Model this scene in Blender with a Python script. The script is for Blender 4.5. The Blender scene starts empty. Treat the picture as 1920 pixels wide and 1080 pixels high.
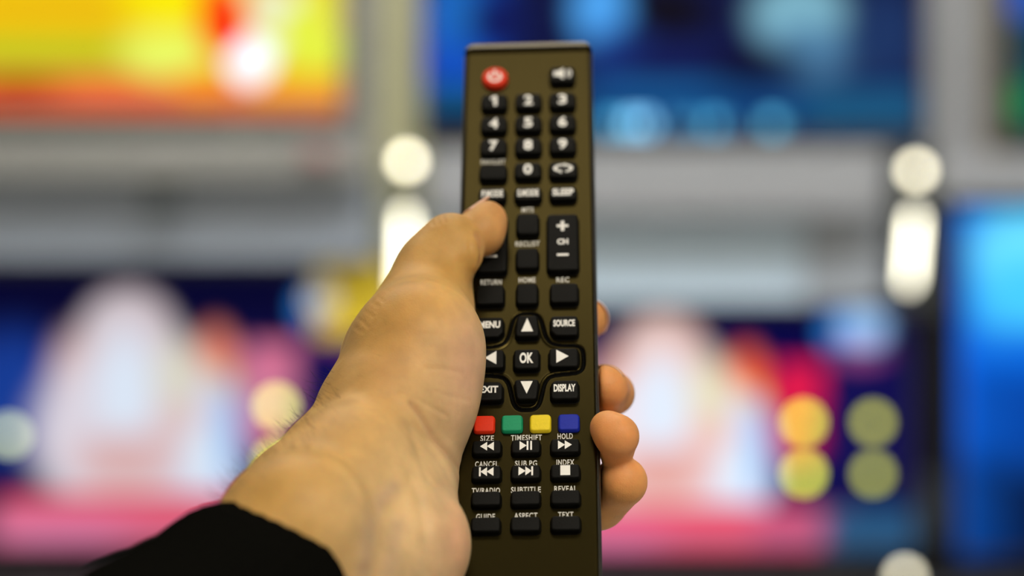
import bpy, bmesh, math, random
import numpy as np
from mathutils import Vector, Matrix

# ------------------------------------------------------------------ camera, world, lights, exposure
SC = bpy.context.scene
COL = SC.collection
CAM_H = 1.45                       # camera height above the shop floor (m)
FPX = 4337.0                       # focal length in pixels of the 1920 px frame
FOCUS = 0.785                      # m, on the lower rows of buttons
cam_data = bpy.data.cameras.new('camera')
cam = bpy.data.objects.new('camera', cam_data)
COL.objects.link(cam)
cam.location = (0, 0, CAM_H)
cam.rotation_euler = (math.pi / 2, 0, 0)
cam_data.sensor_width = 36.0
cam_data.lens = FPX / 1920 * 36.0
cam_data.clip_start = 0.05
cam_data.clip_end = 60
cam_data.dof.use_dof = True
cam_data.dof.focus_distance = FOCUS
cam_data.dof.aperture_fstop = (cam_data.lens / 1000) / 0.0198   # aperture diameter 19.8 mm
SC.camera = cam

world = bpy.data.worlds.new('shop_ambience')
SC.world = world
world.use_nodes = True
world.node_tree.nodes['Background'].inputs[0].default_value = (1.0, 0.92, 0.78, 1)
world.node_tree.nodes['Background'].inputs[1].default_value = 0.38

SC.view_settings.view_transform = 'Standard'
SC.view_settings.look = 'None'
SC.view_settings.gamma = 1
SC.view_settings.exposure = 0.0
SC.view_settings.use_curve_mapping = False

CEIL = 3.4

# ------------------------------------------------------------------ helpers
def lin(c):
    return tuple((v / 255 / 12.92) if v / 255 <= 0.04045 else ((v / 255 + 0.055) / 1.055) ** 2.4 for v in c)

def mat(name, rgb, rough=0.5, metal=0.0, emit=None, strength=0.0, spec=None, noise=None):
    m = bpy.data.materials.new(name)
    m.use_nodes = True
    nt = m.node_tree
    b = nt.nodes['Principled BSDF']
    b.inputs['Base Color'].default_value = (*rgb, 1)
    b.inputs['Roughness'].default_value = rough
    b.inputs['Metallic'].default_value = metal
    if spec is not None:
        b.inputs['Specular IOR Level'].default_value = spec
    if emit is not None:
        b.inputs['Emission Color'].default_value = (*emit, 1)
        b.inputs['Emission Strength'].default_value = strength
    if noise:
        scale, amt, bump = noise
        tc = nt.nodes.new('ShaderNodeTexCoord')
        n = nt.nodes.new('ShaderNodeTexNoise')
        n.inputs['Scale'].default_value = scale
        n.inputs['Detail'].default_value = 4
        nt.links.new(tc.outputs['Object'], n.inputs['Vector'])
        mx = nt.nodes.new('ShaderNodeMix')
        mx.data_type = 'RGBA'
        mx.inputs[6].default_value = (*[v * (1 - amt) for v in rgb], 1)
        mx.inputs[7].default_value = (*[min(1, v * (1 + amt)) for v in rgb], 1)
        nt.links.new(n.outputs['Fac'], mx.inputs[0])
        nt.links.new(mx.outputs[2], b.inputs['Base Color'])
        if bump:
            bp = nt.nodes.new('ShaderNodeBump')
            bp.inputs['Strength'].default_value = bump
            bp.inputs['Distance'].default_value = 0.0003
            nt.links.new(n.outputs['Fac'], bp.inputs['Height'])
            nt.links.new(bp.outputs[0], b.inputs['Normal'])
    return m

def link_mesh(name, verts, faces, mats, parent=None, smooth=False, fmat=None):
    me = bpy.data.meshes.new(name)
    me.from_pydata([tuple(map(float, v)) for v in verts], [], faces)
    if not isinstance(mats, (list, tuple)):
        mats = [mats]
    for m in mats:
        me.materials.append(m)
    if fmat is not None:
        me.polygons.foreach_set('material_index', fmat)
    if smooth:
        me.polygons.foreach_set('use_smooth', [True] * len(me.polygons))
    me.update()
    o = bpy.data.objects.new(name, me)
    COL.objects.link(o)
    if parent is not None:
        o.parent = parent
    return o

def tag(o, label=None, cat=None, group=None, kind=None):
    for k, v in (('label', label), ('category', cat), ('group', group), ('kind', kind)):
        if v:
            o[k] = v
    return o

def empty(name, loc=(0, 0, 0)):
    o = bpy.data.objects.new(name, None)
    COL.objects.link(o)
    o.location = loc
    o.empty_display_size = 0.02
    return o

def bevel_box(name, lo, hi, m, parent=None, bev=0.004, origin=None):
    bm = bmesh.new()
    bmesh.ops.create_cube(bm, size=1)
    lo, hi = Vector(lo), Vector(hi)
    c = (lo + hi) / 2
    org = Vector(origin) if origin is not None else Vector((0, 0, 0))
    for v in bm.verts:
        v.co = Vector((v.co.x * (hi.x - lo.x), v.co.y * (hi.y - lo.y), v.co.z * (hi.z - lo.z))) + c - org
    if bev:
        bmesh.ops.bevel(bm, geom=bm.edges[:], offset=bev, segments=2, affect='EDGES', profile=0.5)
    me = bpy.data.meshes.new(name)
    bm.to_mesh(me)
    bm.free()
    me.materials.append(m)
    o = bpy.data.objects.new(name, me)
    COL.objects.link(o)
    if origin is not None and parent is None:
        o.location = org
    if parent is not None:
        o.parent = parent
    return o

def sx(px, Y):                     # world x on the wall plane at distance Y for a column of the frame
    return (px - 960) / FPX * Y
def sz(py, Y):
    return CAM_H + (540 - py) / FPX * Y

# ------------------------------------------------------------------ the shop: floor, ceiling, back wall
M_floor = mat('floor_tile', (0.36, 0.35, 0.33), 0.35, noise=(3.0, 0.15, 0))
M_ceil = mat('ceiling_panel', (0.70, 0.69, 0.66), 0.8, noise=(6.0, 0.05, 0))
M_wall = mat('wall_paint_grey', (0.30, 0.30, 0.30), 0.7, noise=(2.0, 0.08, 0))
tag(bevel_box('floor', (-5, -4, -0.1), (5, 5.5, 0), M_floor, bev=0), kind='structure')
tag(bevel_box('ceiling', (-5, -4, CEIL), (5, 5.5, CEIL + 0.1), M_ceil, bev=0), kind='structure')
tag(bevel_box('wall_back', (-5, 5.4, 0), (5, 5.5, CEIL), M_wall, bev=0), kind='structure')

# ceiling lights: square troffers with a glowing diffuser
M_frame = mat('troffer_frame', (0.75, 0.75, 0.75), 0.5)
def troffer(x, y, w, d, strength, col, label):
    t = empty('ceiling_light', (x, y, CEIL - 0.03))
    tag(t, label, 'light', 'ceiling lights')
    m = mat('troffer_glow', (0.8, 0.8, 0.8), 0.6, emit=col, strength=strength)
    bevel_box('diffuser', (-w / 2, -d / 2, -0.012), (w / 2, d / 2, 0.0), m, t, 0)
    for a, b in (((-w / 2 - .03, -d / 2 - .03), (w / 2 + .03, -d / 2)), ((-w / 2 - .03, d / 2), (w / 2 + .03, d / 2 + .03)),
                 ((-w / 2 - .03, -d / 2), (-w / 2, d / 2)), ((w / 2, -d / 2), (w / 2 + .03, d / 2))):
        bevel_box('frame', (a[0], a[1], -0.02), (b[0], b[1], 0.028), M_frame, t, 0)
    return t
WARM = (1.0, 0.90, 0.74)
troffer(0.0, 0.48, 1.1, 0.45, 4.2, WARM, 'ceiling light panel nearly above the hand')
troffer(-0.5, 2.1, 1.8, 0.6, 7.5, WARM, 'ceiling light panel half way to the television wall')
troffer(1.0, -1.3, 1.7, 1.3, 14.0, WARM, 'ceiling light panel behind and right of the viewer')
troffer(-1.8, -1.4, 0.9, 1.2, 2.5, WARM, 'ceiling light panel behind and left of the viewer')
wash = troffer(0.3, 4.0, 3.8, 0.4, 22.0, (1.0, 0.99, 0.96), 'long ceiling light washing the television wall')
bevel_box('added_baffle', (-1.95, -0.26, -0.28), (1.95, -0.235, 0.028), M_frame, wash, 0.002)  # unseen board, added to keep the wall light off the hand

# ------------------------------------------------------------------ television screens (pictures made of soft procedural shapes)
def screen_material(name, base, shapes, cx, cy, Y, gain=1.0):
    """shapes: (kind, x, y, rx, ry, softness, rgb) in frame pixels about the screen centre cx, cy; stored in metres on the screen"""
    m = bpy.data.materials.new(name)
    m.use_nodes = True
    nt = m.node_tree
    L = nt.links.new
    b = nt.nodes['Principled BSDF']
    b.inputs['Base Color'].default_value = (0.002, 0.002, 0.002, 1)
    b.inputs['Roughness'].default_value = 0.35
    b.inputs['Specular IOR Level'].default_value = 0.02
    tc = nt.nodes.new('ShaderNodeTexCoord')
    k = Y / FPX
    prev = None
    for kind, x, y, rx, ry, soft, rgb in shapes:
        mp = nt.nodes.new('ShaderNodeMapping')
        mp.vector_type = 'TEXTURE'
        mp.inputs['Location'].default_value = ((x - cx) * k, 0, (cy - y) * k)
        mp.inputs['Scale'].default_value = (rx * k, 1e3, ry * k)
        L(tc.outputs['Object'], mp.inputs['Vector'])
        if kind == 'e':
            ln = nt.nodes.new('ShaderNodeVectorMath'); ln.operation = 'LENGTH'
            L(mp.outputs[0], ln.inputs[0]); dist = ln.outputs['Value']
        else:
            ab = nt.nodes.new('ShaderNodeVectorMath'); ab.operation = 'ABSOLUTE'
            L(mp.outputs[0], ab.inputs[0])
            sp = nt.nodes.new('ShaderNodeSeparateXYZ'); L(ab.outputs[0], sp.inputs[0])
            mxn = nt.nodes.new('ShaderNodeMath'); mxn.operation = 'MAXIMUM'
            L(sp.outputs[0], mxn.inputs[0]); L(sp.outputs[2], mxn.inputs[1]); dist = mxn.outputs[0]
        mr = nt.nodes.new('ShaderNodeMapRange')
        mr.interpolation_type = 'SMOOTHSTEP'
        mr.inputs['From Min'].default_value = 1 - soft
        mr.inputs['From Max'].default_value = 1 + soft
        mr.inputs['To Min'].default_value = 1
        mr.inputs['To Max'].default_value = 0
        L(dist, mr.inputs['Value'])
        mx = nt.nodes.new('ShaderNodeMix'); mx.data_type = 'RGBA'
        L(mr.outputs[0], mx.inputs[0])
        if prev is None:
            mx.inputs[6].default_value = (*lin(base), 1)
        else:
            L(prev, mx.inputs[6])
        g = 1.0
        if len(rgb) == 4:
            g = rgb[3]
        mx.inputs[7].default_value = (*[v * g for v in lin(rgb[:3])], 1)
        prev = mx.outputs[2]
    L(prev, b.inputs['Emission Color'])
    b.inputs['Emission Strength'].default_value = gain
    return m

M_bezel = mat('tv_black_plastic', (0.012, 0.012, 0.013), 0.3)
M_bezel_grey = mat('tv_grey_plastic', (0.075, 0.085, 0.07), 0.4)

def television(label, x0, y0, x1, y1, bez, shapes, base, Y=4.95, gain=1.0, chin=None, bm=None, shelf_z=0.829):
    """x0..y1: the lit screen in frame pixels on the plane at distance Y; bez: bezel width in the same pixels"""
    bm = bm or M_bezel
    k = Y / FPX
    chin = bez if chin is None else chin
    cx, cy = (x0 + x1) / 2, (y0 + y1) / 2
    X0, X1, Z0, Z1 = sx(x0, Y), sx(x1, Y), sz(y1, Y), sz(y0, Y)
    bw, ch = bez * k, chin * k
    stand = Z0 - ch - shelf_z
    t = empty('television', ((X0 + X1) / 2, Y, Z0 - ch - stand))
    tag(t, label, 'television')
    w, h = (X1 - X0) / 2, (Z1 - Z0)
    z = stand + ch
    bevel_box('housing', (-w - bw, 0.006, stand), (w + bw, 0.05, z + h + bw), bm, t, 0.004)
    # bezel: a picture frame of four bars joined in one mesh
    vs, fs = [], []
    def bar(a, c):
        n = len(vs)
        for zz in (a[2], c[2]):
            for yy in (a[1], c[1]):
                for xx in (a[0], c[0]):
                    vs.append((xx, yy, zz))
        fs.extend([(n, n+1, n+5, n+4), (n+2, n+6, n+7, n+3), (n, n+4, n+6, n+2), (n+1, n+3, n+7, n+5), (n, n+2, n+3, n+1), (n+4, n+5, n+7, n+6)])
    bar((-w - bw, -0.006, stand), (w + bw, 0.007, z))
    bar((-w - bw, -0.006, z + h), (w + bw, 0.007, z + h + bw))
    bar((-w - bw, -0.006, z), (-w, 0.007, z + h))
    bar((w, -0.006, z), (w + bw, 0.007, z + h))
    link_mesh('bezel', vs, fs, bm, t)
    s = link_mesh('screen', [(-w, 0, -h / 2), (w, 0, -h / 2), (w, 0, h / 2), (-w, 0, h / 2),
                             (-w, 0.006, -h / 2), (w, 0.006, -h / 2), (w, 0.006, h / 2), (-w, 0.006, h / 2)],
                  [(0, 1, 2, 3), (4, 7, 6, 5), (0, 4, 5, 1), (3, 2, 6, 7), (1, 5, 6, 2), (0, 3, 7, 4)],
                  screen_material('tv_picture', base, shapes, cx, cy, Y, gain), t)
    s.location = (0, 0, z + h / 2)
    for sgn in (-1, 1):
        bevel_box('foot', (sgn * w * 0.6 - 0.02, -0.05, 0), (sgn * w * 0.6 + 0.02, 0.09, stand + 0.01), bm, t, 0.003)
    return t

# the balls / presenter programme shown on two sets; dx, dy shift and s scale it
def quiz(dx, dy, s, pale):
    def C(rgb, p):
        if pale:
            a = pale * p
            return tuple(int(c * (1 - a) + q * a) for c, q in zip(rgb[:3], (208, 212, 230))) + tuple(rgb[3:])
        return rgb
    X = lambda v: dx + (v - 1240) * s
    Z = lambda v: dy + (v - 800) * s
    R = lambda v: v * s
    E = []
    def e(x, y, rx, ry, so, c, p=0.0): E.append(('e', X(x), Z(y), R(rx), R(ry), so, C(c, p)))
    def q(x, y, rx, ry, so, c, p=0.0): E.append(('b', X(x), Z(y), R(rx), R(ry), so, C(c, p)))
    q(1320, 800, 420, 130, 0.5, (16, 12, 80))
    e(1040, 780, 90, 110, 0.5, (20, 60, 150))
    q(1487, 775, 50, 72, 0.3, (200, 20, 70), 0.75)           # crimson panel behind the balls
    q(1500, 722, 42, 36, 0.3, (225, 25, 75), 0.65)
    q(1480, 850, 40, 20, 0.3, (200, 20, 70), 0.4)
    e(1400, 715, 34, 60, 0.3, (245, 95, 50), 0.4)
    e(1415, 770, 22, 40, 0.3, (225, 190, 50), 0.4)
    e(1245, 695, 92, 106, 0.12, (178, 150, 145), 0.5)       # presenter's pale hair
    e(1240, 710, 80, 100, 0.3, (236, 196, 186), 0.8)
    e(1150, 745, 40, 72, 0.5, (226, 160, 140), 0.6)
    e(1380, 890, 70, 150, 0.18, (215, 215, 245), 0.3)
    e(1230, 850, 150, 150, 0.25, (240, 222, 228), 0.6)       # white clothes
    e(1240, 770, 50, 100, 0.6, (224, 236, 252))
    e(1335, 745, 42, 65, 0.5, (230, 222, 190), 0.4)
    e(1330, 830, 40, 40, 0.6, (236, 190, 180), 0.5)
    e(1240, 895, 85, 50, 0.5, (228, 168, 160), 0.4)
    e(1385, 890, 40, 60, 0.5, (222, 238, 255))
    e(1425, 850, 20, 80, 0.5, (150, 190, 240))
    for x, y, c in ((1507, 797, (190, 202, 50, 7.5)), (1507, 893, (205, 208, 55, 7.0)), (1637, 797, (158, 160, 55, 6.5)), (1637, 894, (154, 158, 55, 6.5)), (1035, 848, (175, 190, 110, 6.0))):
        e(x, y, 15, 15, 0.1, C(c, 0.35))
    e(1617, 618, 45, 42, 0.35, (160, 205, 255), 0.1)         # channel badge
    e(1560, 625, 18, 30, 0.4, (40, 130, 220))
    e(1610, 670, 50, 18, 0.5, (150, 70, 130))
    q(1300, 1000, 285, 40, 0.06, (228, 95, 125), 0.12)       # red caption bar
    q(1270, 962, 190, 10, 0.6, (225, 30, 50))
    q(1120, 1020, 110, 22, 0.7, (225, 120, 165), 0.1)
    q(1480, 1000, 60, 28, 0.6, (190, 90, 130), 0.1)
    q(1640, 1000, 100, 40, 0.25, (40, 85, 125))
    return E

television('television lower left, pale presenter above a red caption bar, beside the yellow card', -75, 505, 716, 1022, 12,
           quiz(235, 765, 1.06, 0.75), (4, 4, 45), gain=0.95, chin=16)
television('television lower centre with presenter, four yellow discs and a red caption bar', 925, 585, 1712, 1030, 12,
           quiz(1240, 795, 1.0, 0.0), (2, 2, 60), gain=1.05, chin=18)
television('television upper left with a yellow and orange picture', -260, -320, 642, 213, 10, [
    ('b', 200, -60, 520, 110, 0.3, (240, 205, 10)),
    ('b', 100, 28, 260, 26, 0.6, (240, 180, 10)),
    ('b', 150, 75, 330, 25, 0.5, (228, 210, 20)),
    ('b', 100, 105, 200, 18, 0.5, (175, 185, 40)),
    ('b', 200, 190, 480, 52, 0.25, (235, 105, 60)),
    ('e', 30, 165, 90, 22, 0.6, (170, 45, 5)),
    ('b', 250, 222, 460, 12, 0.6, (190, 110, 85)),
    ('e', 315, 100, 85, 48, 0.5, (230, 246, 100, 1.05)),
    ('e', 320, -20, 90, 70, 0.6, (255, 240, 0)),
    ('e', 590, 60, 70, 85, 0.5, (232, 245, 70)),
    ('e', 640, 30, 30, 30, 0.6, (235, 205, 70)),
    ('e', 380, 160, 50, 30, 0.5, (250, 150, 30)),
    ('b', 560, 165, 90, 20, 0.6, (250, 180, 30)),
    ('e', 500, 75, 30, 40, 0.4, (238, 246, 190)),
    ('e', 468, 112, 42, 46, 0.3, (225, 242, 255, 1.5)),
    ('e', 510, 0, 50, 25, 0.4, (240, 248, 225)),
    ('e', 418, 38, 46, 66, 0.2, (255, 45, 5)),
    ('e', 400, -10, 26, 40, 0.5, (255, 90, 20)),
    ('b', 590, 200, 60, 16, 0.5, (235, 120, 70)),
], (235, 210, 20), gain=1.0, chin=24, bm=M_bezel_grey, shelf_z=1.765)
television('television upper centre with a dark blue picture', 797, -290, 1728, 252, 10, [
    ('b', 1260, 60, 480, 110, 0.1, (6, 14, 62)),
    ('b', 860, 100, 90, 130, 0.25, (10, 75, 190)),
    ('e', 860, 20, 50, 70, 0.5, (25, 105, 190)),
    ('e', 930, 40, 50, 60, 0.5, (4, 20, 90)),
    ('e', 1250, 30, 80, 60, 0.5, (6, 2, 18)),
    ('e', 1125, 20, 52, 70, 0.4, (75, 160, 235, 1.1)),
    ('e', 1160, 100, 60, 50, 0.6, (20, 60, 140)),
    ('e', 1270, 110, 130, 40, 0.6, (12, 24, 84)),
    ('e', 1500, 30, 90, 70, 0.35, (125, 180, 200)),
    ('e', 1520, 100, 80, 50, 0.6, (75, 125, 165)),
    ('e', 1660, 70, 70, 90, 0.6, (24, 50, 98)),
    ('e', 1420, 120, 90, 28, 0.6, (4, 4, 40)),
    ('b', 1260, 198, 470, 40, 0.05, (8, 62, 118)),
    ('b', 860, 182, 70, 22, 0.2, (15, 85, 130)),
    ('b', 1620, 205, 110, 34, 0.4, (24, 86, 125)),
    ('b', 1240, 170, 100, 18, 0.6, (18, 90, 150)),
    ('b', 820, 240, 125, 26, 0.2, (2, 6, 14)),
] + [('b', x, 232, w, 13, 0.15, c) for x, w, c in ((1140, 9, (80, 190, 235, 1.6)), (1185, 10, (140, 215, 255, 3.0)), (1212, 10, (130, 205, 250, 2.8)), (1160, 6, (90, 190, 235, 2.0)), (1300, 6, (70, 170, 215, 1.6)),
     (1270, 7, (90, 170, 215, 1.3)), (1335, 10, (90, 190, 235, 1.8)), (1358, 6, (80, 170, 215, 1.4)), (1447, 14, (95, 190, 225, 1.9)), (1465, 6, (60, 140, 180, 1.2)))],
    (4, 10, 50), gain=1.0, chin=24, shelf_z=1.736)
television('television upper right corner with a blue and green picture', 1893, -300, 2750, 245, 10, [
    ('e', 1920, -5, 40, 40, 0.4, (60, 110, 240)), ('e', 1915, 190, 30, 40, 0.4, (5, 160, 60)), ('e', 1900, 100, 50, 50, 0.5, (5, 60, 60)),
    ('b', 2300, 0, 350, 200, 0.5, (20, 60, 90))], (6, 60, 70), gain=1.0, chin=18, shelf_z=1.727)
television('television lower right with a bright azure picture', 1796, 392, 2650, 1040, 12, [
    ('b', 2250, 500, 440, 150, 0.3, (50, 160, 250)),
    ('e', 1930, 480, 110, 75, 0.5, (110, 225, 255, 1.1)),
    ('e', 1925, 560, 90, 80, 0.6, (70, 200, 255, 1.1)),
    ('b', 2250, 670, 470, 50, 0.7, (0, 105, 230)),
    ('b', 2250, 790, 470, 90, 0.6, (0, 62, 155)),
    ('b', 2250, 1000, 470, 130, 0.4, (2, 22, 60)),
    ('b', 1805, 620, 14, 200, 0.8, (10, 100, 230)),
], (10, 110, 235), gain=1.0, chin=16)

# ------------------------------------------------------------------ shelves, panels, pillars, lamps
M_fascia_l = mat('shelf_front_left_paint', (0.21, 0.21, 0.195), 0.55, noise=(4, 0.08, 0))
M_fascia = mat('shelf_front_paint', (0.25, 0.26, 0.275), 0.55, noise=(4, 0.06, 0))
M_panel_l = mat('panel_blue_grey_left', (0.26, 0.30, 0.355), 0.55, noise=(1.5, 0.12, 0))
M_panel = mat('panel_blue_grey', (0.48, 0.61, 0.73), 0.55, noise=(1.5, 0.1, 0))
M_panel_d = mat('panel_warm_grey', (0.33, 0.37, 0.42), 0.55, noise=(1.5, 0.1, 0))
M_beige = mat('pillar_beige_paint', (0.57, 0.56, 0.34), 0.6, noise=(2, 0.06, 0))
M_pgrey = mat('pillar_grey_paint', (0.41, 0.42, 0.43), 0.6, noise=(2, 0.06, 0))
M_tan = mat('pillar_tan_edge', (0.30, 0.24, 0.15), 0.6, noise=(2, 0.06, 0))
M_dark = mat('shelf_black_and_pillar_shade', (0.018, 0.018, 0.02), 0.5, noise=(4, 0.1, 0))  # black shelf; also the shade on the lower pillar, given as colour
M_grey_box = mat('grey_box_paint', (0.09, 0.11, 0.13), 0.5, noise=(4, 0.1, 0))

def pbox(name, x0, y0, x1, y1, Yf, Yb, m, bev=0.004):
    """a box whose front face spans the given frame pixels on the plane at distance Yf"""
    lo = (sx(x0, Yf), Yf, sz(y1, Yf)); hi = (sx(x1, Yf), Yb, sz(y0, Yf))
    return bevel_box(name, lo, hi, m, None, bev, origin=((lo[0] + hi[0]) / 2, Yf, lo[2]))

def shelf(label, x0, x1, y0, y1, Yf, m):
    s = pbox('display_shelf', x0, y0, x1, y1, Yf, 5.39, m)
    tag(s, label, 'shelf')
    return s
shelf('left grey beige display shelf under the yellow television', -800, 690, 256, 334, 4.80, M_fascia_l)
shelf('centre pale grey display shelf under the dark blue television', 800, 1660, 282, 402, 4.80, M_fascia)
shelf('right pale grey display shelf above the azure television', 1775, 2700, 290, 368, 4.80, M_fascia)
shelf('black bottom display shelf below the lower televisions', -800, 2700, 1113, 1150, 4.70, M_dark)
def panel(label, x0, x1, y0, y1, Y, m):
    p = pbox('display_panel', x0, y0, x1, y1, Y, 5.39, m)  # back panel brought forward so the shelf's shadow misses it
    tag(p, label, 'panel')
panel('wide blue grey display panel above the lower left television', -800, 698, 338, 486, 4.86, M_panel_l)
panel('pale blue grey display panel above the lower centre television', 802, 1508, 406, 566, 4.86, M_panel)
panel('narrow warm grey display panel left of the right strip light', 1511, 1658, 406, 566, 4.86, M_panel_d)
trims = [('trim_1', 702, -400, 796, 1070, 5.16, M_beige), ('trim_2', 648, -400, 700, 330, 5.20, M_pgrey),
         ('trim_3', 1742, -400, 1848, 292, 5.16, M_pgrey), ('trim_4', 1850, -400, 1884, 292, 5.18, M_tan),
         ('trim_5', 1720, 590, 1792, 1070, 5.16, M_dark), ('trim_6', 1672, 300, 1790, 588, 5.22, M_panel_d)]  # trim_5: lower pillar in shade, the shade put in as black
for n, a, b, c, d, Y, m in trims:
    tag(pbox(n, a, b, c, d, Y, 5.39, m), kind='structure')
tag(pbox('grey_box', 1712, 895, 1772, 1015, 5.06, 5.15, M_grey_box), 'plain grey box between the lower centre and azure televisions', 'box')  # lighter grey patch on the dark strip, given as a box

# small dark speaker on the left panel, red tag by the pillar
sp = pbox('wall_speaker', 272, 346, 328, 400, 4.82, 4.858, mat('speaker_cloth', (0.07, 0.08, 0.085), 0.8, noise=(60, 0.3, 0.2)))
tag(sp, 'small dark speaker on the left blue grey panel', 'speaker')
tg = pbox('price_tag', 570, 276, 622, 300, 4.785, 4.801, mat('tag_dull_red', (0.32, 0.16, 0.16), 0.6, noise=(30, 0.1, 0)), 0.001)
tag(tg, 'dull red price tag on the left shelf front', 'tag')

# yellow promotional card on the corner of the lower left television
M_yel = mat('card_yellow', (0.62, 0.46, 0.010), 0.6, noise=(8, 0.05, 0))
yc = pbox('promotional_card', 592, 492, 735, 632, 4.90, 4.905, M_yel, 0.001)
tag(yc, 'yellow promotional card hanging over the lower left television corner', 'card')
dv = [(26 * 4.9 / FPX * math.cos(a * math.pi / 16) - 61 * 4.9 / FPX, y_, 75 * 4.9 / FPX + 28 * 4.9 / FPX * math.sin(a * math.pi / 16)) for y_ in (-0.002, 0.0005) for a in range(32)]
disc = link_mesh('round_sticker', dv, [tuple(range(32)), tuple(range(63, 31, -1))] + [(i, 32 + i, 32 + (i + 1) % 32, (i + 1) % 32) for i in range(32)], mat('sticker_white', (0.75, 0.75, 0.70), 0.5), yc)
disc['label'] = 'round whitish sticker'

# vertical strip lights with a round lamp above each
def strip(label, x, y0, y1, slant, e_strip, lamp, e_lamp, Y=4.9, rs=9, rl=13):
    k = Y / FPX
    t = empty('strip_light', (sx(x, Y), Y, sz(y1, Y)))
    tag(t, label, 'light', None)
    ms = mat('strip_glow', (0.9, 0.9, 0.8), 0.5, emit=(1.0, 0.95, 0.74), strength=e_strip)
    ml = mat('lamp_glow', (0.9, 0.9, 0.8), 0.5, emit=(1.0, 0.92, 0.66), strength=e_lamp)
    vs, fs = [], []
    N = 16
    H = (y1 - y0) * k
    prof = [(0, 0), (rs * .6, 0.004), (rs, 0.02), (rs, H - 0.02), (rs * .6, H - .004), (0, H)]
    for r_, z in prof:
        for i in range(N):
            a = 2 * math.pi * i / N
            vs.append((r_ * k * math.cos(a) + slant * k * z / max(H, .01), r_ * k * math.sin(a), z))
    for j in range(len(prof) - 1):
        for i in range(N):
            fs.append((j*N+i, j*N+(i+1) % N, (j+1)*N+(i+1) % N, (j+1)*N+i))
    if H > 0.03:
        link_mesh('tube', vs, fs, ms, t, True)
        bevel_box('back_plate', (-rs * k * .7, rs * k * 0.9, -0.02), (rs * k * .7, 0.25, H + 0.1), M_bezel_grey, t, 0.002)
    if lamp:
        lx, lz = (lamp[0] - x) * k, (y1 - lamp[1]) * k
        bm = bmesh.new()
        bmesh.ops.create_uvsphere(bm, u_segments=20, v_segments=12, radius=rl * k, matrix=Matrix.Translation((lx, 0, lz)))
        me = bpy.data.meshes.new('bulb'); bm.to_mesh(me); bm.free(); me.materials.append(ml)
        o = bpy.data.objects.new('bulb', me); COL.objects.link(o); o.parent = t
    return t
strip('glowing strip light left of the remote, left of the upper centre television', 757, 396, 560, 4, 6.0, (763, 302), 9.0)
strip('glowing strip light right of the centre panel, left of the azure television', 1704, 399, 538, 12, 6.0, (1718, 320), 8.0)
strip('round glowing lamp at the bottom edge, below the lower centre television', 1697, 1086, 1087, 0, 2.0, (1697, 1082), 5.5, Y=4.66)

# ------------------------------------------------------------------ the remote control (millimetres in its own frame, scaled to metres)
MM = 0.001
RU = np.array([53, 4337, 5706.]); RU /= np.linalg.norm(RU)            # long axis, towards the top end
RR = np.array([1, -0.041, 0.022]); RR -= RU * (RR @ RU); RR /= np.linalg.norm(RR)   # width axis
RN = np.cross(RR, RU)                                                  # face normal
RO = np.array([5.281, 818.0, -11.317])                                 # face origin, mm from the lens
remote = empty('remote_control')
remote.matrix_world = Matrix(((RR[0], RU[0], RN[0], RO[0] * MM), (RR[1], RU[1], RN[1], RO[1] * MM),
                              (RR[2], RU[2], RN[2], RO[2] * MM + CAM_H), (0, 0, 0, 1)))
tag(remote, 'dark brown television remote control with black buttons held upright in the hand', 'remote control')

def plate_material():
    m = mat('brushed_brown_plate', (0.03, 0.024, 0.008), 0.24, 0.93)
    m.node_tree.nodes['Principled BSDF'].inputs['Specular IOR Level'].default_value = 0.08
    nt = m.node_tree; L = nt.links.new
    b = nt.nodes['Principled BSDF']
    tc = nt.nodes.new('ShaderNodeTexCoord')
    mp = nt.nodes.new('ShaderNodeMapping'); mp.inputs['Scale'].default_value = (7000, 160, 160)
    L(tc.outputs['Object'], mp.inputs[0])
    n = nt.nodes.new('ShaderNodeTexNoise'); n.inputs['Scale'].default_value = 1.0; n.inputs['Detail'].default_value = 3
    L(mp.outputs[0], n.inputs['Vector'])
    bp = nt.nodes.new('ShaderNodeBump'); bp.inputs['Strength'].default_value = 0.25; bp.inputs['Distance'].default_value = 0.00006
    L(n.outputs['Fac'], bp.inputs['Height']); L(bp.outputs[0], b.inputs['Normal'])
    mx = nt.nodes.new('ShaderNodeMix'); mx.data_type = 'RGBA'
    mx.inputs[6].default_value = (0.024, 0.0185, 0.0055, 1); mx.inputs[7].default_value = (0.032, 0.025, 0.0075, 1)
    L(n.outputs['Fac'], mx.inputs[0]); L(mx.outputs[2], b.inputs['Base Color'])
    return m
M_plate = plate_material()
M_shell = mat('remote_black_shell', (0.012, 0.011, 0.008), 0.28, noise=(900, 0.2, 0.05))
M_rubber = mat('black_rubber', (0.0028, 0.0028, 0.0024), 0.45, spec=0.09, noise=(1500, 0.25, 0.25))
M_flange_groove = mat('flange_and_groove_shade', (0.002, 0.002, 0.002), 0.6, spec=0.05)  # black rubber round the keys; also darkens the plate groove
M_white = mat('white_print', (0.78, 0.78, 0.76), 0.5)
M_print = mat('plate_print', (0.60, 0.60, 0.57), 0.5)
M_kred = mat('red_rubber', (0.64, 0.030, 0.006), 0.45, spec=0.2, noise=(1500, 0.1, 0.2))
M_kgreen = mat('green_rubber', (0.008, 0.26, 0.12), 0.45, spec=0.2, noise=(1500, 0.1, 0.2))
M_kyellow = mat('yellow_rubber', (0.72, 0.56, 0.02), 0.45, spec=0.2, noise=(1500, 0.1, 0.2))
M_kblue = mat('blue_rubber', (0.008, 0.02, 0.33), 0.45, spec=0.2, noise=(1500, 0.1, 0.2))

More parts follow.
